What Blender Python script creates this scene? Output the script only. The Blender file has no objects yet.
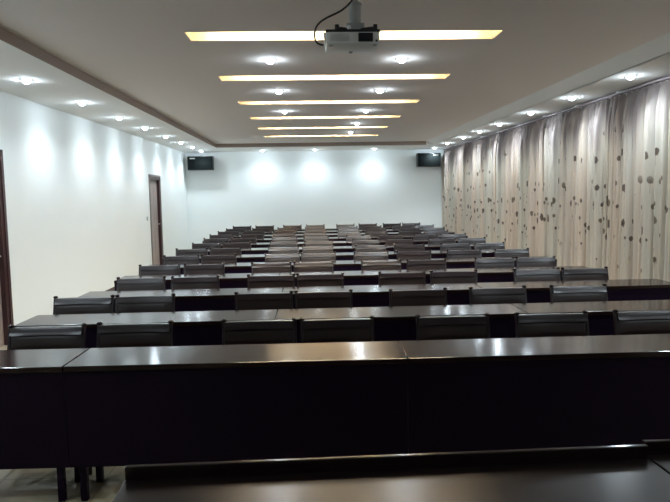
import bpy, bmesh, math, random
from mathutils import Vector, Matrix
random.seed(7)
sc = bpy.context.scene
COL = sc.collection
R = math.radians

# ------------------------------------------------------------------ materials
def mat(name, color, rough=.5, metal=0., spec=.5, emit=None, estr=0., coat=0.):
    m = bpy.data.materials.new(name); m.use_nodes = True
    b = m.node_tree.nodes['Principled BSDF']
    b.inputs['Base Color'].default_value = (*color, 1)
    b.inputs['Roughness'].default_value = rough
    b.inputs['Metallic'].default_value = metal
    b.inputs['Specular IOR Level'].default_value = spec
    b.inputs['Coat Weight'].default_value = coat
    if emit:
        b.inputs['Emission Color'].default_value = (*emit, 1)
        b.inputs['Emission Strength'].default_value = estr
    return m

def nodes(m):
    nt = m.node_tree
    return nt, nt.nodes, nt.links, nt.nodes['Principled BSDF']

def streaky(m, c1, c2, scale=(1.2, 14, 14), rough=(.2, .3), bump=0.):
    nt, N, L, b = nodes(m)
    tc = N.new('ShaderNodeTexCoord'); mp = N.new('ShaderNodeMapping')
    mp.inputs['Scale'].default_value = scale
    nz = N.new('ShaderNodeTexNoise'); nz.inputs['Scale'].default_value = 3; nz.inputs['Detail'].default_value = 6
    cr = N.new('ShaderNodeMix'); cr.data_type = 'RGBA'
    cr.inputs['A'].default_value = (*c1, 1); cr.inputs['B'].default_value = (*c2, 1)
    mr = N.new('ShaderNodeMapRange'); mr.inputs['To Min'].default_value = rough[0]; mr.inputs['To Max'].default_value = rough[1]
    L.new(tc.outputs['Object'], mp.inputs['Vector']); L.new(mp.outputs['Vector'], nz.inputs['Vector'])
    L.new(nz.outputs['Fac'], cr.inputs['Factor']); L.new(cr.outputs['Result'], b.inputs['Base Color'])
    L.new(nz.outputs['Fac'], mr.inputs['Value']); L.new(mr.outputs['Result'], b.inputs['Roughness'])
    if bump:
        bp = N.new('ShaderNodeBump'); bp.inputs['Strength'].default_value = bump; bp.inputs['Distance'].default_value = .002
        L.new(nz.outputs['Fac'], bp.inputs['Height']); L.new(bp.outputs['Normal'], b.inputs['Normal'])

M = {}
M['wall'] = mat('painted_wall', (.76, .78, .77), .75, spec=.2); streaky(M['wall'], (.83, .87, .87), (.85, .89, .89), (.6, .6, .6), (.7, .8))
M['ceil'] = mat('ceiling_paint', (.87, .82, .80), .9, spec=.1)
M['soffit'] = mat('soffit_paint', (.86, .86, .85), .85, spec=.1)
M['edge'] = mat('shadow_gap_brown', (.34, .27, .23), .7, spec=.2)  # dark brown paints in the shade of the gap at the border edge
M['floor'] = mat('floor_tile', (.45, .38, .30), .3)
def floor_nodes(m):
    nt, N, L, b = nodes(m)
    tc = N.new('ShaderNodeTexCoord')
    br = N.new('ShaderNodeTexBrick'); br.offset = 0
    br.inputs['Scale'].default_value = 1; br.inputs['Brick Width'].default_value = .6; br.inputs['Row Height'].default_value = .6
    br.inputs['Mortar Size'].default_value = .003
    br.inputs['Color1'].default_value = (.44, .38, .27, 1); br.inputs['Color2'].default_value = (.40, .35, .25, 1)
    br.inputs['Mortar'].default_value = (.2, .17, .13, 1)
    nz = N.new('ShaderNodeTexNoise'); nz.inputs['Scale'].default_value = 5; nz.inputs['Detail'].default_value = 5
    mx = N.new('ShaderNodeMix'); mx.data_type = 'RGBA'; mx.blend_type = 'MULTIPLY'; mx.inputs['Factor'].default_value = .2
    L.new(tc.outputs['Object'], br.inputs['Vector']); L.new(tc.outputs['Object'], nz.inputs['Vector'])
    L.new(br.outputs['Color'], mx.inputs['A']); L.new(nz.outputs['Color'], mx.inputs['B'])
    L.new(mx.outputs['Result'], b.inputs['Base Color'])
floor_nodes(M['floor'])
M['wood'] = mat('dark_lacquered_wood', (.02, .01, .008), .2, spec=.32)
streaky(M['wood'], (.014, .007, .008), (.026, .014, .011), (1.0, 16, 16), (.10, .15))
M['panel'] = mat('dark_panel_wood', (.010, .006, .010), .45, spec=.12)
streaky(M['panel'], (.008, .0028, .012), (.010, .0035, .015), (16, 16, 1.0), (.4, .5))
M['frame'] = mat('chair_frame_wood', (.020, .011, .011), .28)
streaky(M['frame'], (.013, .007, .009), (.016, .009, .010), (10, 10, 2), (.28, .31))
M['vinyl'] = mat('chair_vinyl', (.016, .013, .014), .3, spec=.42)
streaky(M['vinyl'], (.019, .010, .009), (.023, .0125, .011), (5, 5, 5), (.33, .36))
M['doorwood'] = mat('door_leaf_veneer', (.17, .13, .12), .45)
streaky(M['doorwood'], (.26, .21, .20), (.34, .28, .26), (14, 14, 1), (.4, .5))
M['jamb'] = mat('door_frame_wood', (.045, .018, .02), .4)
M['jamb_light'] = mat('door_casing_wood', (.13, .11, .10), .4)
M['metal'] = mat('brushed_metal', (.55, .55, .54), .3, 1)
M['white'] = mat('white_plastic', (.85, .87, .88), .4)
M['grey'] = mat('grey_plastic', (.42, .44, .45), .45)
M['black'] = mat('black_plastic', (.012, .014, .014), .4)
M['grille'] = mat('speaker_grille', (.003, .005, .005), .8, spec=.1)
M['lens'] = mat('dark_glass', (.008, .010, .02), .08)
M['lampon'] = mat('downlight_glow', (.9, .95, 1), .4, emit=(.78, .91, 1.0), estr=105)
M['lampoff'] = mat('downlight_unlit_glass', (.75, .76, .76), .3)
M['tube'] = mat('fluorescent_tube', (1, .95, .85), .4, emit=(1.0, .85, .64), estr=58)
M['slot'] = mat('recess_cream_paint', (.82, .72, .55), .8, spec=.1)
M['wood_b'] = mat('satin_lacquered_wood', (.02, .01, .008), .3, spec=.35)
streaky(M['wood_b'], (.010, .006, .007), (.018, .010, .009), (1.0, 16, 16), (.22, .28))
M['ring'] = mat('lamp_ring', (.6, .6, .6), .35, .6)

def curtain_material():
    m = mat('patterned_curtain_fabric', (.6, .55, .5), .8, spec=.15)
    nt, N, L, b = nodes(m)
    def math_(op, a, b_=None, c=None, clamp=False):
        n = N.new('ShaderNodeMath'); n.operation = op; n.use_clamp = clamp
        for i, v in enumerate((a, b_, c)):
            if v is None: continue
            if isinstance(v, (int, float)): n.inputs[i].default_value = v
            else: L.new(v, n.inputs[i])
        return n.outputs[0]
    def sstep(v, a, b_):
        n = N.new('ShaderNodeMapRange'); n.interpolation_type = 'SMOOTHSTEP'
        n.inputs['From Min'].default_value = a; n.inputs['From Max'].default_value = b_
        L.new(v, n.inputs['Value']); return n.outputs['Result']
    def mixc(f, A, B, bt='MIX'):
        n = N.new('ShaderNodeMix'); n.data_type = 'RGBA'; n.blend_type = bt
        for k, v in (('Factor', f), ('A', A), ('B', B)):
            if isinstance(v, tuple): n.inputs[k].default_value = (*v, 1)
            elif isinstance(v, (int, float)): n.inputs[k].default_value = v
            else: L.new(v, n.inputs[k])
        return n.outputs['Result']
    uv = N.new('ShaderNodeUVMap'); uv.uv_map = 'UVMap'
    sx = N.new('ShaderNodeSeparateXYZ'); L.new(uv.outputs['UV'], sx.inputs[0])
    u, v = sx.outputs[0], sx.outputs[1]
    # fabric tone drifting along the width (pinkish beige / greyish)
    n1 = N.new('ShaderNodeTexNoise'); n1.noise_dimensions = '1D'; n1.inputs['Scale'].default_value = .55; n1.inputs['Detail'].default_value = 1
    L.new(u, n1.inputs['W'])
    base = mixc(sstep(n1.outputs['Fac'], .4, .62), (.74, .70, .62), (.80, .70, .60))
    # fine woven streaks
    mp = N.new('ShaderNodeMapping'); mp.inputs['Scale'].default_value = (40, 1.2, 1); L.new(uv.outputs['UV'], mp.inputs['Vector'])
    n2 = N.new('ShaderNodeTexNoise'); n2.inputs['Scale'].default_value = 1; n2.inputs['Detail'].default_value = 3
    L.new(mp.outputs['Vector'], n2.inputs['Vector'])
    base = mixc(.25, base, n2.outputs['Fac'], 'OVERLAY')
    # purple-grey printed border along the top, ragged lower edge
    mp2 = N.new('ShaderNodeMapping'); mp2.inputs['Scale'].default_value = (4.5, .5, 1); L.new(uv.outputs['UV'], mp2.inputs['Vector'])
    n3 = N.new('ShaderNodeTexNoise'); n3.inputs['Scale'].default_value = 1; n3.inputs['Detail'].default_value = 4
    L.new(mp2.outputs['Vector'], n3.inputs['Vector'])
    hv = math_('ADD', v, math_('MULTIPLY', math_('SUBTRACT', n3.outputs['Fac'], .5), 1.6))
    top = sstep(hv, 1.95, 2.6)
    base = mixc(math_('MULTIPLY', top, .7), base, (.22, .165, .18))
    # printed seed heads
    def dots(scale, seed, r, lo, hi, prob):
        mp = N.new('ShaderNodeMapping'); mp.inputs['Scale'].default_value = (scale, scale, 1)
        mp.inputs['Location'].default_value = (seed, seed * 2.3, 0)
        L.new(uv.outputs['UV'], mp.inputs['Vector'])
        vo = N.new('ShaderNodeTexVoronoi'); vo.voronoi_dimensions = '2D'; vo.inputs['Scale'].default_value = 1
        vo.inputs['Randomness'].default_value = .75
        L.new(mp.outputs['Vector'], vo.inputs['Vector'])
        sub = N.new('ShaderNodeVectorMath'); sub.operation = 'SUBTRACT'
        L.new(mp.outputs['Vector'], sub.inputs[0]); L.new(vo.outputs['Position'], sub.inputs[1])
        s2 = N.new('ShaderNodeSeparateXYZ'); L.new(sub.outputs[0], s2.inputs[0])
        dx = math_('MULTIPLY', s2.outputs[0], 1.4); dy = s2.outputs[1]
        nd = N.new('ShaderNodeTexNoise'); nd.inputs['Scale'].default_value = 3.5; nd.inputs['Detail'].default_value = 2
        L.new(mp.outputs['Vector'], nd.inputs['Vector'])
        d = math_('SQRT', math_('ADD', math_('MULTIPLY', dx, dx), math_('MULTIPLY', dy, dy)))
        wn = N.new('ShaderNodeSeparateColor'); L.new(vo.outputs['Color'], wn.inputs[0])
        rr = math_('MULTIPLY', math_('ADD', math_('MULTIPLY', wn.outputs[0], .55), .6), r * scale)
        disc = math_('SUBTRACT', 1, sstep(math_('ADD', math_('DIVIDE', d, rr), math_('MULTIPLY', math_('SUBTRACT', nd.outputs['Fac'], .5), 1.3)), .75, 1.1))
        stem = math_('MULTIPLY', math_('LESS_THAN', math_('ABSOLUTE', dx), .005 * scale),
                     math_('MULTIPLY', math_('LESS_THAN', dy, 0), math_('GREATER_THAN', dy, -.26 * scale)))
        keep = math_('GREATER_THAN', wn.outputs[1], 1 - prob)
        band = math_('MULTIPLY', sstep(v, lo - .12, lo + .1), math_('SUBTRACT', 1, sstep(v, hi - .1, hi + .12)))
        k = math_('MULTIPLY', keep, band)
        return math_('MULTIPLY', disc, k), math_('MULTIPLY', stem, math_('MULTIPLY', k, .35)), wn.outputs[2]
    for args in ((4.4, 3.1, .049, .85, 1.75, .65), (3.3, 11.7, .049, 1.0, 2.35, .4), (5.6, 27.3, .028, .55, 1.5, .4)):
        dm, st, rnd = dots(*args)
        col = mixc(rnd, (.115, .07, .062), (.20, .155, .10))
        base = mixc(math_('MULTIPLY', st, 1), base, (.2, .14, .12))
        base = mixc(math_('MULTIPLY', dm, .9), base, col)
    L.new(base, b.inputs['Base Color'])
    b.inputs['Sheen Weight'].default_value = .15
    return m
M['curtain'] = curtain_material()
M['header'] = mat('curtain_heading_tape', (.28, .23, .25), .8)

# ------------------------------------------------------------------ mesh helpers
def bx(bm, c, s, rot=None, bev=0.):
    """box with centre c and full size s"""
    mtx = Matrix.Translation(c) @ (rot.to_4x4() if rot else Matrix.Identity(4)) @ Matrix.Diagonal((*s, 1))
    g = bmesh.ops.create_cube(bm, size=1, matrix=mtx)
    if bev:
        es = list({e for v in g['verts'] for e in v.link_edges})
        bmesh.ops.bevel(bm, geom=es, offset=bev, segments=2, profile=.6, affect='EDGES')
def lohi(bm, lo, hi, bev=0.):
    bx(bm, [(a + b) / 2 for a, b in zip(lo, hi)], [b - a for a, b in zip(lo, hi)], bev=bev)
def cyl(bm, a, b, r, r2=None, n=16):
    a, b = Vector(a), Vector(b); d = b - a
    q = Vector((0, 0, 1)).rotation_difference(d.normalized())
    bmesh.ops.create_cone(bm, cap_ends=True, segments=n, radius1=r, radius2=r if r2 is None else r2, depth=d.length,
                          matrix=Matrix.Translation((a + b) / 2) @ q.to_matrix().to_4x4())
def ball(bm, c, s, n=12):
    bmesh.ops.create_uvsphere(bm, u_segments=n, v_segments=max(6, n // 2 + 2), radius=1,
                              matrix=Matrix.Translation(c) @ Matrix.Diagonal((*s, 1)))
def lathe(bm, prof, c=(0, 0, 0), n=24):
    """prof: (radius, z)"""
    rings = []
    for r, z in prof:
        if r < 1e-6: rings.append([bm.verts.new((c[0], c[1], c[2] + z))]); continue
        rings.append([bm.verts.new((c[0] + r * math.cos(2 * math.pi * i / n), c[1] + r * math.sin(2 * math.pi * i / n), c[2] + z)) for i in range(n)])
    for A, B in zip(rings, rings[1:]):
        for i in range(n):
            j = (i + 1) % n
            if len(A) == 1 and len(B) == 1: continue
            if len(A) == 1: bm.faces.new((A[0], B[j], B[i]))
            elif len(B) == 1: bm.faces.new((A[i], A[j], B[0]))
            else: bm.faces.new((A[i], A[j], B[j], B[i]))
def mesh(name, bm, material, smooth=False):
    bmesh.ops.recalc_face_normals(bm, faces=bm.faces[:])
    me = bpy.data.meshes.new(name); bm.to_mesh(me); bm.free()
    me.materials.append(material)
    if smooth:
        for p in me.polygons: p.use_smooth = True
        me.set_sharp_from_angle(angle=R(38))
    return me
def obj(name, bm, material, parent=None, smooth=False, loc=None):
    o = bpy.data.objects.new(name, mesh(name, bm, material, smooth)); COL.objects.link(o)
    if parent: o.parent = parent
    if loc: o.location = loc
    return o
def struct(name, bm, material, parent=None):
    o = obj(name, bm, material, parent)
    if not parent: o['kind'] = 'structure'
    return o
def tag(o, label, cat, group=None):
    o['label'] = label; o['category'] = cat
    if group: o['group'] = group
    return o
def thing(name, label, cat, loc=(0, 0, 0), rz=0, group=None):
    o = bpy.data.objects.new(name, None); COL.objects.link(o); o.empty_display_size = .1
    o.location = loc; o.rotation_euler = (0, 0, rz)
    return tag(o, label, cat, group)
def dup(root, loc, rz, label, group=None):
    r = root.copy(); COL.objects.link(r); r.location = loc; r.rotation_euler = (0, 0, rz); r['label'] = label
    if group: r['group'] = group
    for ch in list(root.children):
        c = ch.copy(); COL.objects.link(c); c.parent = r
        for g in list(ch.children):
            d = g.copy(); COL.objects.link(d); d.parent = c
    return r
B = bmesh.new

# ------------------------------------------------------------------ room
XL, XR, Y0, Y1 = -3.36, 3.98, -2.2, 17.7
HC, HS = 2.90, 2.81            # main ceiling, soffit underside
SL, SR, SB = -2.28, 3.205, 16.05  # inner edges of the lowered border
bm = B(); lohi(bm, (XL - .2, Y0 - .2, -.1), (XR + .2, Y1 + .2, 0)); struct('floor', bm, M['floor'])
# walls
doors = [(6.12, 7.10, 2.11), (13.6, 14.52, 2.04)]
bm = B(); y = Y0
for a, b_, h in doors:
    lohi(bm, (XL - .2, y, 0), (XL, a, 3.2)); lohi(bm, (XL - .2, a, h), (XL, b_, 3.2)); y = b_
lohi(bm, (XL - .2, y, 0), (XL, Y1, 3.2)); struct('wall_left', bm, M['wall'])
bm = B(); lohi(bm, (XR, Y0, 0), (XR + .2, Y1, 3.2)); struct('wall_right', bm, M['wall'])
bm = B(); lohi(bm, (XL - .2, Y1, 0), (XR + .2, Y1 + .2, 3.2)); struct('wall_back', bm, M['wall'])
bm = B(); lohi(bm, (XL - .2, Y0 - .2, 0), (XR + .2, Y0, 3.2)); struct('wall_front', bm, M['wall'])
# ceiling slab pierced by six slots
SX0, SX1 = -.945, 1.59
slots = [5.26, 7.11, 9.01, 10.79, 12.46, 14.19]; SW = .147
bm = B()
lohi(bm, (SL - .05, Y0, HC), (SX0, SB + .05, HC + .02)); lohi(bm, (SX1, Y0, HC), (SR - .15, SB + .05, HC + .02))
y = Y0
for s in slots: lohi(bm, (SX0, y, HC), (SX1, s - SW, HC + .02)); y = s + SW
lohi(bm, (SX0, y, HC), (SX1, SB + .05, HC + .02)); struct('ceiling', bm, M['ceil'])
bm = B(); lohi(bm, (XL - .2, Y0 - .2, 3.2), (XR + .2, Y1 + .2, 3.25)); struct('ceiling_slab', bm, M['ceil'])
# lowered border: left, right, back
bm = B(); lohi(bm, (XL, Y0, HS), (SL, Y1, 3.1)); struct('trim_1', bm, M['soffit'])
bm = B(); lohi(bm, (SR, Y0, HS), (XR, Y1, 3.1)); struct('trim_2', bm, M['soffit'])
bm = B(); lohi(bm, (SL, SB, HS), (SR, Y1, 3.1)); struct('trim_3', bm, M['soffit'])
# sloping face between the right border and the main ceiling
bm = B()
vs_ = [bm.verts.new(p) for y in (Y0, Y1) for p in ((SR - .19, y, HC), (SR, y, HS), (SR + .02, y, HS), (SR + .02, y, 3.1), (SR - .19, y, 3.1))]
bm.faces.new(vs_[:5]); bm.faces.new(vs_[5:][::-1])
for q in range(5): bm.faces.new((vs_[q], vs_[q + 5], vs_[(q + 1) % 5 + 5], vs_[(q + 1) % 5]))
struct('trim_4', bm, M['soffit'])
bm = B(); lohi(bm, (SL, Y0, HS), (SL + .012, SB, HC)); struct('trim_5', bm, M['edge'])  # thin strips left and back, coloured to read as a shadow gap
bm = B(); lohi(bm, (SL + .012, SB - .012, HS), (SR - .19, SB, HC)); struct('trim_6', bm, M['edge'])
# doors
for i, (a, b_, h) in enumerate(doors):
    bm = B(); lohi(bm, (XL - .09, a + .06, .005), (XL - .05, b_ - .06, h - .06), bev=.003)
    d = struct('door_%d' % (i + 1), bm, M['doorwood'])
    bm = B()
    for z0, z1 in ((.2, .95), (1.1, h - .22)):
        for ya, yb in ((a + .18, (a + b_) / 2 - .04), ((a + b_) / 2 + .04, b_ - .18)):
            lohi(bm, (XL - .05, ya, z0), (XL - .043, yb, z1), bev=.003)
    struct('door_moulding', bm, M['doorwood'], d)
    bm = B()
    lohi(bm, (XL - .2, a, 0), (XL + .004, a + .06, h)); lohi(bm, (XL - .2, b_ - .06, 0), (XL + .004, b_, h)); lohi(bm, (XL - .2, a, h - .06), (XL + .004, b_, h))
    struct('door_frame', bm, M['jamb'], d)
    bm = B()
    for ya, yb in ((a - .05, a + .005), (b_ - .005, b_ + .05)): lohi(bm, (XL, ya, 0), (XL + .016, yb, h + .05), bev=.003)
    lohi(bm, (XL, a - .05, h), (XL + .016, b_ + .05, h + .05), bev=.003)
    struct('door_casing', bm, M['jamb_light'] if i else M['jamb'], d)
    bm = B(); cyl(bm, (XL - .05, b_ - .13, 1.0), (XL + .005, b_ - .13, 1.0), .009); cyl(bm, (XL + .003, b_ - .13, 1.0), (XL + .003, b_ - .25, 1.0), .009)
    lohi(bm, (XL - .051, b_ - .155, .92), (XL - .044, b_ - .105, 1.08), bev=.003)
    struct('door_handle', bm, M['metal'], d)
# skirting boards
bm = B(); y = Y0
for a, b_, h in doors: lohi(bm, (XL, y, 0), (XL + .012, a - .05, .09), bev=.003); y = b_ + .05
lohi(bm, (XL, y, 0), (XL + .012, Y1, .09)); struct('baseboard_left', bm, M['jamb'])
bm = B(); lohi(bm, (XL + .012, Y1 - .012, 0), (XR, Y1, .09)); struct('baseboard_back', bm, M['jamb'])
# light switch by the far door
sw = thing('light_switch', 'small grey light switch plate on white wall left of far door', 'light switch', (XL, 13.3, 1.16))
bm = B(); lohi(bm, (0, -.043, -.043), (.009, .043, .043), bev=.003); obj('plate', bm, M['grey'], sw)
bm = B(); lohi(bm, (.009, -.018, -.026), (.013, .018, .026), bev=.002); obj('rocker', bm, M['grey'], sw)

# ------------------------------------------------------------------ ordinals
ORD = ['front', 'second', 'third', 'fourth', 'fifth', 'sixth', 'seventh', 'eighth', 'ninth', 'tenth', 'eleventh', 'last']
CNT = ['first', 'second', 'third', 'fourth', 'fifth', 'sixth', 'seventh', 'eighth', 'ninth', 'tenth', 'eleventh', 'twelfth', 'thirteenth', 'fourteenth']

# ------------------------------------------------------------------ strip lights
WARM = (1.0, .80, .52)
for k, s in enumerate(slots):
    where = ['nearest of the six, passing above the projector', 'second nearest of the six', 'third nearest of the six', 'fourth nearest of the six',
             'fifth nearest, second from the back', 'farthest and closest to back wall'][k]
    t = thing('strip_light', 'long warm recessed ceiling strip light, ' + where, 'ceiling light', ((SX0 + SX1) / 2, s, HC), 0, 'recessed strip lights')
    w = (SX1 - SX0) / 2 - .003; h = .19; SI = SW - .003
    bm = B(); e = .004
    lohi(bm, (-w, -SI, .0), (-w + e, SI, h)); lohi(bm, (w - e, -SI, 0), (w, SI, h))
    lohi(bm, (-w, -SI, 0), (w, -SI + e, h)); lohi(bm, (-w, SI - e, 0), (w, SI, h)); lohi(bm, (-w, -SI, h), (w, SI, h + e))
    obj('housing', bm, M['slot'], t)
    for a, b_ in ((-w + .17, -.03), (.03, w - .17)):
        bm = B(); cyl(bm, (a, 0, .09), (b_, 0, .09), .013, n=12); obj('tube', bm, M['tube'], t, True)
        bm = B()
        lohi(bm, (a - .03, -.02, .085), (b_ + .03, .02, .10 + .02))
        for q in (a - .015, b_ + .015): cyl(bm, (q - .012, 0, .09), (q + .012, 0, .09), .018)
        bm.free()
    bm = B(); lohi(bm, (-w + .1, -.03, .15), (w - .1, .03, h), bev=.004)
    for q in (-w + .155, -.015, .015, w - .155): lohi(bm, (q - .012, -.018, .07), (q + .012, .018, .155))
    obj('batten', bm, M['white'], t)

# ------------------------------------------------------------------ downlights
def lampdata(name, power, size_deg, blend, color, rad=.035):
    l = bpy.data.lights.new(name, 'SPOT'); l.energy = power; l.spot_size = R(size_deg); l.spot_blend = blend
    l.color = color; l.shadow_soft_size = rad; return l
COOL = (.80, .92, 1.0)
L_edge = lampdata('wall_washer_bulb', 24, 150, 1, COOL)
L_edge_r = lampdata('curtain_washer_bulb', 34, 162, 1, COOL)
L_main = lampdata('main_downlight_bulb', 60, 140, 1, COOL)
def make_downlight(on, data):
    t = thing('downlight', '', 'ceiling light', group='round recessed downlights')
    bm = B(); lathe(bm, [(.044, .0), (.047, -.006), (.060, -.006), (.064, -.001), (.064, .0)], n=28); obj('trim_ring', bm, M['ring'], t, True)
    bm = B(); lathe(bm, [(0, -.040 if on else -.004), (.018, -.037 if on else -.004), (.032, -.028 if on else -.004), (.041, -.013 if on else -.003), (.0445, -.001)], n=28); obj('lamp_glass', bm, M['lampon' if on else 'lampoff'], t, True)
    if on:
        lo = bpy.data.objects.new('bulb', data); COL.objects.link(lo); lo.parent = t; lo.location = (0, 0, -.085)
    return t
protos = {}
def downlight(x, y, z, key, data, label):
    if key not in protos:
        t = make_downlight(data is not None, data); t.location = (x, y, z); t['label'] = label; protos[key] = t
    else:
        t = dup(protos[key], (x, y, z), 0, label)
    return t
ly = [6.6 + 1.5 * k for k in range(8)]
for k, y in enumerate([6.6, 8.17, 9.73, 11.25, 12.85, 14.35, 15.75, 17.02]):
    downlight(-2.81, y, HS, 'e', L_edge, 'round lit downlight in left ceiling border, %s counted from the front' % CNT[k])
for k, y in enumerate([6.69, 8.19, 9.71, 11.3, 12.6, 13.95, 15.55, 17.15]):
    downlight(3.45, y, HS, 'r', L_edge_r, 'round lit downlight in right border above curtains, %s counted from the front' % CNT[k])
for k, y in enumerate([5.06, 3.52, 1.98]):  # unseen lamp pairs added to brighten the front chairs, table and projector
    wh = ('above the second desk row', 'above the front desk row', 'level with the table by the camera')[k]
    downlight(-2.81, y, HS, 'e', L_edge, 'added out-of-view downlight in left ceiling border, ' + wh)
    downlight(3.45, y, HS, 'r', L_edge_r, 'added out-of-view downlight in right ceiling border, ' + wh)
for k, x in enumerate([-1.2, .21, 1.81]):
    downlight(x, 17.17, HS, 'e', L_edge, 'round lit downlight at back wall border, %s of the three' % ('left', 'middle', 'right')[k])
for k, y in enumerate([6.165, 8.0, 9.93, 11.7, 13.4]):
    nm = ['first', 'second', 'third', 'fourth', 'fifth'][k]
    downlight(.925, y, HC, 'm', L_main, 'bright downlight between ceiling strips, %s from the front in right column' % nm)
    if k < 3: downlight(-.335, y, HC, 'm', L_main, 'bright downlight between ceiling strips, %s from the front in left column' % nm)
    else: downlight(-.34, y, HC, 'o', None, 'dim unlit downlight between ceiling strips, %s from the front in left column' % nm)

# ------------------------------------------------------------------ projector on its ceiling mount
PX, PY = .262, 3.62
pj = thing('projector', 'white and grey projector hanging from ceiling bracket above the front desks', 'projector', (PX, PY, 2.432))
bm = B(); lohi(bm, (-.145, -.12, 0), (.145, .12, .062), bev=.008); body = obj('body', bm, M['white'], pj, True)
bm = B(); lohi(bm, (-.148, -.118, .058), (.148, .123, .076), bev=.006); obj('top_cover', bm, M['black'], pj, True)
bm = B(); lohi(bm, (.028, -.126, .008), (.108, -.117, .055), bev=.003); lw = obj('lens_window', bm, M['lens'], pj)
bm = B(); cyl(bm, (.068, -.129, .03), (.068, -.12, .03), .019, n=24); obj('lens', bm, M['lens'], lw, True)
bm = B()
for i in range(7): lohi(bm, (-.125, -.1215, .012 + i * .006), (-.02, -.1195, .0145 + i * .006))
obj('vent_grille', bm, M['grey'], pj)
bm = B(); cyl(bm, (.127, -.127, .012), (.127, -.118, .012), .006); obj('remote_sensor', bm, M['black'], pj, True)
for x, y in ((-.12, -.09), (.12, -.09), (0, .09)):
    bm = B(); lathe(bm, [(0, -.008), (.011, -.008), (.011, .002), (0, .002)], (x, y, 0), 16); obj('foot', bm, M['grey'], pj, True)
bm = B(); cyl(bm, (-.149, -.105, .04), (-.156, -.108, -.018), .006, .004); bx(bm, (-.15, -.105, .045), (.02, .012, .03)); obj('side_clip', bm, M['white'], pj, True)
bm = B(); ball(bm, (-.02, -.098, .088), (.012, .012, .013)); obj('zoom_knob', bm, M['white'], pj, True)
mt = thing('projector_mount', 'grey metal ceiling bracket and pole carrying the projector', 'bracket', (PX + .02, PY, HC))
dz = 2.432 + .076 - HC
bm = B(); lathe(bm, [(0, 0), (.065, 0), (.065, -.006), (.03, -.02), (0, -.02)]); obj('ceiling_plate', bm, M['metal'], mt, True)
bm = B(); cyl(bm, (0, 0, -.015), (0, 0, dz + .05), .018, n=20); obj('pole', bm, M['metal'], mt, True)
bm = B(); cyl(bm, (0, 0, dz + .05), (0, 0, dz + .17), .034, n=24); cyl(bm, (0, 0, dz + .16), (0, 0, dz + .168), .040, n=24); obj('sleeve', bm, M['grey'], mt, True)
bm = B(); lohi(bm, (-.05, -.035, dz + .012), (.05, .035, dz + .055), bev=.004); obj('tilt_bracket', bm, M['grey'], mt)
for a in range(4):
    sx, sy = ((-1, -1), (1, -1), (1, 1), (-1, 1))[a]
    bm = B(); p0 = Vector((sx * .02, sy * .02, dz + .02)); p1 = Vector((sx * .105, sy * .085, dz + .015))
    cyl(bm, p0, p1, .008, n=10); cyl(bm, p1 + Vector((0, 0, -.012)), p1 + Vector((0, 0, .016)), .012, n=12)
    obj('arm', bm, M['black'], mt, True)
def tube_curve(name, pts, r, m):
    cu = bpy.data.curves.new(name, 'CURVE'); cu.dimensions = '3D'; cu.bevel_depth = r; cu.bevel_resolution = 3
    sp = cu.splines.new('NURBS'); sp.points.add(len(pts) - 1)
    for p, c in zip(sp.points, pts): p.co = (*c, 1)
    sp.use_endpoint_u = True; sp.order_u = 4
    o = bpy.data.objects.new(name, cu); COL.objects.link(o)
    dg = bpy.context.evaluated_depsgraph_get()
    me = bpy.data.meshes.new_from_object(o.evaluated_get(dg)); bpy.data.objects.remove(o)
    me.materials.clear(); me.materials.append(m)
    for p in me.polygons: p.use_smooth = True
    o = bpy.data.objects.new(name, me); COL.objects.link(o); return o
tag(tube_curve('projector_cable', [(PX - .157, 3.70, 2.47), (PX - .19, 3.71, 2.475), (.052, 3.70, 2.50), (.058, 3.66, 2.57), (.13, 3.6, 2.60), (.21, 3.57, 2.62), (.27, 3.56, 2.68),
     (.30, 3.56, 2.74), (.36, 3.57, 2.70), (.47, 3.6, 2.70), (.60, 3.65, 2.78), (.66, 3.7, 2.90), (.68, 3.72, 2.98)], .0055, M['black']),
    'thin black cable looping from projector side past its mount to ceiling', 'cable')

# ------------------------------------------------------------------ wall speakers
def speaker(x0, x1, label, logo):
    w, d, h = x1 - x0, .24, .37
    t = thing('wall_speaker', label, 'speaker', ((x0 + x1) / 2, 17.3, 2.31), 0, 'black box speakers on back wall')
    bm = B(); lohi(bm, (-w / 2, 0, 0), (w / 2, d, h), bev=.012); obj('cabinet', bm, M['black'], t, True)
    bm = B(); lohi(bm, (-w / 2 + .015, -.014, .015), (w / 2 - .015, .004, h - .015), bev=.006); obj('grille', bm, M['grille'], t, True)
    bm = B(); lohi(bm, (logo - .07, -.018, h - .075), (logo + .07, -.013, h - .045), bev=.001); obj('badge', bm, M['metal'], t)
    bm = B(); lohi(bm, (-.07, d + .11, .08), (.07, d + .16, h - .08)); cyl(bm, (0, d - .005, h / 2), (0, d + .12, h / 2), .025); obj('bracket', bm, M['black'], t)
    return t
speaker(-3.235, -2.555, 'wide black wall speaker at left end of back wall', -.2)
speaker(3.02, 3.66, 'wide black wall speaker at right end of back wall beside curtain', .18)

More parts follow.
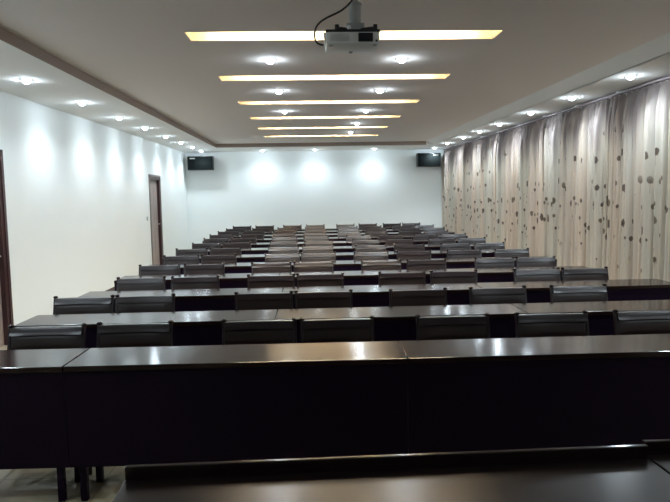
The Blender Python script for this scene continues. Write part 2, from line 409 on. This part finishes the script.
# ------------------------------------------------------------------ desks
DD = .40
def make_desk(L):
    t = thing('desk', '', 'desk', group='audience desks in twelve rows')
    bm = B(); lohi(bm, (.002, 0, .722), (L - .002, DD, .75), bev=.004); obj('desktop', bm, M['wood'], t)
    bm = B(); lohi(bm, (.0005, .015, .20), (L - .0005, .035, .722)); obj('modesty_panel', bm, M['panel'], t)
    bm = B(); lohi(bm, (.05, .05, .60), (L - .05, .26, .615)); obj('shelf', bm, M['panel'], t)
    for x in (.06, L - .06):
        for y in (.055, .285):
            bm = B(); bx(bm, (x, y, .361), (.036, .036, .722), bev=.004); obj('leg', bm, M['panel'], t)
        bm = B(); bx(bm, (x, .17, .66), (.03, .20, .06)); obj('side_rail', bm, M['panel'], t)
    return t
row_y = [3.235, 4.36, 5.50, 6.63, 7.74, 8.84, 9.95, 11.07, 12.18, 13.29, 14.40, 15.50]
PL = ['left', 'middle', 'right']
desks = {}
def desk(L, x, y, label, rz=0):
    if L not in desks:
        t = make_desk(L); t.location = (x, y, 0); t.rotation_euler = (0, 0, rz); t['label'] = label; desks[L] = t
    else: dup(desks[L], (x, y, 0), rz, label)
for i, y in enumerate(row_y):
    if i == 0:
        for k, x in enumerate((-3.0925, -1.2918, .51)): desk(1.8, x, y + (.05, .025, 0)[k], 'glossy dark wooden desk, %s of the front desk row' % ('left end', 'centre-left', 'centre-right')[k], (R(-.8), R(-.8), 0)[k])
        desk(1.4, 2.31, y, 'glossy dark wooden desk, right end of the front desk row')
    elif i < 3:
        for k in range(3): desk(1.8, -2.05 + 1.8 * k, y, 'glossy dark wooden desk, %s one in the %s desk row from front' % (PL[k], ORD[i]))
    else:
        for k in range(3): desk(1.72, -2.05 + 1.72 * k, y, 'glossy dark wooden desk, %s one in the %s desk row%s' % (PL[k], ORD[i], '' if i == 11 else ' from front'))

# ------------------------------------------------------------------ chairs
def slab_curved(bm, w, z0, z1, y_of, thick, bow, nx=10, nz=6, puff=0.):
    """backrest slab: leans with height, bows backwards in its middle, padded front"""
    fr, bk = [], []
    for j in range(nz + 1):
        v = j / nz; z = z0 + (z1 - z0) * v
        rf, rb = [], []
        for i in range(nx + 1):
            u = i / nx; x = (u - .5) * w
            y = y_of(z) + bow * (1 - (2 * u - 1) ** 2)
            p = puff * (1 - (2 * u - 1) ** 6) * (1 - (2 * v - 1) ** 4)
            rf.append(bm.verts.new((x, y - p, z))); rb.append(bm.verts.new((x, y + thick, z)))
        fr.append(rf); bk.append(rb)
    for j in range(nz):
        for i in range(nx):
            bm.faces.new((fr[j][i], fr[j][i + 1], fr[j + 1][i + 1], fr[j + 1][i]))
            bm.faces.new((bk[j][i], bk[j + 1][i], bk[j + 1][i + 1], bk[j][i + 1]))
    for j in range(nz):
        bm.faces.new((fr[j][0], fr[j + 1][0], bk[j + 1][0], bk[j][0])); bm.faces.new((fr[j][nx], bk[j][nx], bk[j + 1][nx], fr[j + 1][nx]))
    for i in range(nx):
        bm.faces.new((fr[0][i], bk[0][i], bk[0][i + 1], fr[0][i + 1])); bm.faces.new((fr[nz][i], fr[nz][i + 1], bk[nz][i + 1], bk[nz][i]))
# chair origin: floor point below the backrest; the seat reaches towards -y (towards its desk)
lean = lambda z: -.03 + (z - .44) * .25
def make_chair():
    t = thing('conference_chair', '', 'chair', group='dark padded chairs behind the desks')
    bm = B(); lohi(bm, (-.215, -.335, .40), (.215, -.035, .455), bev=.018); obj('seat', bm, M['vinyl'], t, True)
    bm = B(); lohi(bm, (-.21, -.33, .365), (.21, -.04, .40)); obj('seat_frame', bm, M['frame'], t)
    bm = B(); slab_curved(bm, .44, .50, .662, lean, .018, .014, puff=.014); low = obj('lower_cushion', bm, M['vinyl'], t, True)
    bm = B(); slab_curved(bm, .44, .666, .777, lean, .018, .014, puff=.010); obj('upper_cushion', bm, M['vinyl'], t, True)
    bm = B(); slab_curved(bm, .445, .768, .813, lambda z: lean(z) - .014 - .5 * max(0, .785 - z) , .042, .014, nz=4, puff=.004); obj('top_rail', bm, M['frame'], t, True)
    bm = B(); slab_curved(bm, .445, .475, .50, lambda z: lean(z) - .002, .022, .014, nz=2); obj('lower_rail', bm, M['frame'], t, True)
    for s in (-1, 1):
        bm = B()   # rear leg and backrest post in one bent piece
        pts = [(0.02, 0), (-.012, .42), (lean(.5) + .01, .5), (lean(.812) + .012, .812)]
        prev = None
        for (y, z), hw in zip(pts, (.015, .018, .018, .015)):
            ring = [bm.verts.new((s * .229 + a * hw * .5, y + b_ * hw, z)) for a, b_ in ((-1, -1), (1, -1), (1, 1), (-1, 1))]
            if prev:
                for q in range(4): bm.faces.new((prev[q], prev[(q + 1) % 4], ring[(q + 1) % 4], ring[q]))
            else: bm.faces.new(ring)
            prev = ring
        bm.faces.new(prev)
        post = obj('rear_leg', bm, M['frame'], t)
        bm = B(); lathe(bm, [(0, 0), (.014, 0), (.013, .003), (.019, .008), (.018, .016), (.010, .021), (0, .022)], (s * .226, lean(.812) + .012, .811), 14)
        obj('finial', bm, M['wood'], post, True)
        bm = B(); cyl(bm, (s * .19, -.31, 0), (s * .19, -.31, .37), .013, .019, 4); obj('front_leg', bm, M['frame'], t)
        bm = B(); lohi(bm, (s * .20 - .008, -.31, .15), (s * .20 + .008, .01, .175)); obj('stretcher', bm, M['frame'], t)
    return t
rows = {
 1: [-1.66, -1.12, -.33, .17, .92, 1.57, 2.23, 2.86],
 2: [-1.83, -1.34, -.38, .11, .89, 1.56, 2.24],
 3: [-1.67, -1.14, -.385, .105, .93, 1.455, 2.31, 2.80],
 4: [-1.75, -1.235, -.45, .05, .85, 1.39, 2.21, 2.71],
 5: [-1.72, -1.22, -.365, .125, .84, 1.43, 2.12, 2.78],
 6: [-1.78, -1.27, -.39, .13, .95, 1.54, 2.26, 2.79],
 7: [-1.74, -1.22, -.43, .17, .97, 1.55, 2.28, 2.80],
 8: [-1.73, -1.22, -.46, .14, .94, 1.54, 2.22, 2.74],
 9: [-1.79, -1.16, -.51, .12, .83, 1.39, 2.09, 2.65],
 10: [-1.78, -1.22, -.56, .15, .89, 1.50, 2.27, 2.82],
 11: [-1.74, -1.12, -.51, .15, .94, 1.52, 2.27, 2.80],
 12: [-1.71, -1.13, -.42, .17, .95, 1.53, 2.16, 2.66]}
chair0 = None
for rk, xs in rows.items():
    for k, x in enumerate(xs):
        n = len(xs)
        pos = 'leftmost' if k == 0 else ('rightmost' if k == n - 1 else CNT[k] + ' from the left')
        lab = 'dark padded chair with knobbed posts, %s in the %s row%s' % (pos, ORD[rk - 1], '' if rk == 12 else ' from front')
        loc = (x, row_y[rk - 1] + (.685 if rk == 1 and k == 0 else .70) + random.uniform(-.012, .012), 0); rz = R(random.uniform(-1, 1))
        if chair0 is None:
            chair0 = make_chair(); chair0.location = loc; chair0.rotation_euler = (0, 0, rz); chair0['label'] = lab
        else: dup(chair0, loc, rz, lab)

# ------------------------------------------------------------------ speaker's tables in the foreground
def podium(L, loc, rz, label):
    t = thing('speaker_table', label, 'table', loc, rz, 'tables facing the audience')
    bm = B(); lohi(bm, (0, -.62, .718), (L, -.02, .75), bev=.004); obj('tabletop', bm, M['wood_b'], t)
    bm = B(); lohi(bm, (0, -.02, .19), (L, 0, .79), bev=.004); obj('front_panel', bm, M['wood'], t)
    for x in (.04, L - .04):
        for y in (-.07, -.56):
            bm = B(); bx(bm, (x, y, .359), (.05, .05, .718), bev=.004); obj('leg', bm, M['panel'], t)
        bm = B(); lohi(bm, (x - .012, -.54, .62), (x + .012, -.09, .70)); obj('side_rail', bm, M['panel'], t)
podium(1.672, (-.585, 1.925, 0), R(.9), 'glossy dark table with raised far rim, large one nearest the camera')
podium(1.3, (1.092, 1.985, 0), R(.9), 'glossy dark table with raised rim at bottom right corner')

# ------------------------------------------------------------------ curtains along the right wall
CX = 3.82
def curtain(y0, y1, label, seed, u0):
    rnd = random.Random(seed)
    n = max(40, int((y1 - y0) / .0085)); nz = 26
    ph = [rnd.uniform(0, 6.28) for _ in range(6)]
    lam = .19
    bm = B(); uvl = bm.loops.layers.uv.new('UVMap')
    grid = []; us = []
    H0, H1 = .03, 2.752
    def off(y, t):   # t 0 bottom .. 1 top
        s = y - y0
        warp = s + .045 * math.sin(s * 5.1 + ph[0]) + .02 * math.sin(s * 11.3 + ph[1])
        a = .060 + .02 * math.sin(s * 3.3 + ph[2])
        cr_ = abs(math.sin(math.pi * warp / lam + .25 * math.sin(t * 3 + ph[3])))
        low = a * (2 * (1 - cr_) ** 2 - .7) + .014 * math.sin(2 * math.pi * warp / .071 + ph[5]) + .022 * math.sin(2 * math.pi * s / .47 + ph[4] + t)
        pl = math.sin(2 * math.pi * s / .12); top = .022 * (abs(pl) ** .6) * (1 if pl > 0 else -1)
        k = max(0, (t - .86) / .14); k = k * k
        return low * (1 - k) + top * k
    cum = 0; prev = None
    for i in range(n + 1):
        y = y0 + (y1 - y0) * i / n
        cur = Vector((off(y, .5), y))
        if prev is not None: cum += (cur - prev).length
        prev = cur; us.append(u0 + cum)
        grid.append([bm.verts.new((CX + off(y, j / nz), y, H0 + (H1 - H0) * j / nz)) for j in range(nz + 1)])
    for i in range(n):
        for j in range(nz):
            f = bm.faces.new((grid[i][j], grid[i][j + 1], grid[i + 1][j + 1], grid[i + 1][j]))
            for lp, (a, b_) in zip(f.loops, ((i, j), (i, j + 1), (i + 1, j + 1), (i + 1, j))):
                lp[uvl].uv = (us[a], H0 + (H1 - H0) * b_ / nz)
    # the fabric gets a real thickness
    g = bmesh.ops.solidify(bm, geom=bm.faces[:], thickness=.003)
    me = bpy.data.meshes.new('curtain'); bm.to_mesh(me); bm.free()
    me.materials.append(M['curtain'])
    for p in me.polygons: p.use_smooth = True
    o = bpy.data.objects.new('curtain', me); COL.objects.link(o)
    tag(o, label, 'curtain', 'long patterned curtains on the right wall')
    return us[-1]
NC = 13; ys = [1.2 + (17.62 - 1.2) * i / NC for i in range(NC + 1)]
u = 0
for i in range(NC):
    # counted from the back corner towards the camera
    k = NC - 1 - i
    lab = 'floor-length beige curtain printed with brown seed heads, ' + ('in the far back corner' if k == 0 else CNT[k] + ' from the back corner')
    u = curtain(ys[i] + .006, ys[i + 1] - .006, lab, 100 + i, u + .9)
bm = B(); lohi(bm, (CX - .012, 1.1, 2.768), (CX + .045, 17.64, 2.79), bev=.003)
cr = obj('rail', bm, M['header']); cr.name = 'curtain_rail'; tag(cr, 'thin white curtain rail under the right ceiling border', 'curtain rail')
bm = B()
for k in range(14): lohi(bm, (CX - .01, 1.6 + k * 1.22, 2.788), (CX + .03, 1.63 + k * 1.22, HS + .001))
obj('bracket', bm, M['white'], cr)
bm = B(); yy = 1.25
while yy < 17.6: cyl(bm, (CX + .012, yy, 2.7535), (CX + .012, yy, 2.772), .004, n=6); yy += .12
ro = obj('curtain_hooks', bm, M['header'], cr); ro['kind'] = 'stuff'

# ------------------------------------------------------------------ camera
f = 630.; vp = (308, 193.7); roll = .0168
v = Vector((vp[0] - 335, 251 - vp[1], -f)).normalized()      # room +Y seen by the camera
up = Vector((1, roll, 0)).cross(v).normalized()
if up.y < 0: up.negate()
xx = v.cross(up)
Rm = Matrix((xx, v, up))          # rows: world axes in camera space -> camera-to-world rotation
cam = bpy.data.cameras.new('camera'); co = bpy.data.objects.new('camera', cam); COL.objects.link(co)
co.matrix_world = Matrix.Translation((0, 0, 1.623)) @ Rm.to_4x4()
cam.sensor_width = 36; cam.lens = f / 670 * 36; cam.clip_start = .05; cam.clip_end = 100
sc.camera = co

# ------------------------------------------------------------------ world and view
w = bpy.data.worlds.new('world'); sc.world = w; w.use_nodes = True
w.node_tree.nodes['Background'].inputs[0].default_value = (.05, .06, .08, 1)
w.node_tree.nodes['Background'].inputs[1].default_value = .1
vs = sc.view_settings
vs.view_transform = 'Standard'; vs.look = 'None'; vs.gamma = 1; vs.use_curve_mapping = False
vs.exposure = 1.0
sc.cycles.use_denoising = True
sc.cycles.max_bounces = 8; sc.cycles.diffuse_bounces = 5; sc.cycles.glossy_bounces = 4
sc.cycles.sample_clamp_indirect = 6; sc.cycles.sample_clamp_direct = 12; sc.cycles.caustics_reflective = False; sc.cycles.caustics_refractive = False
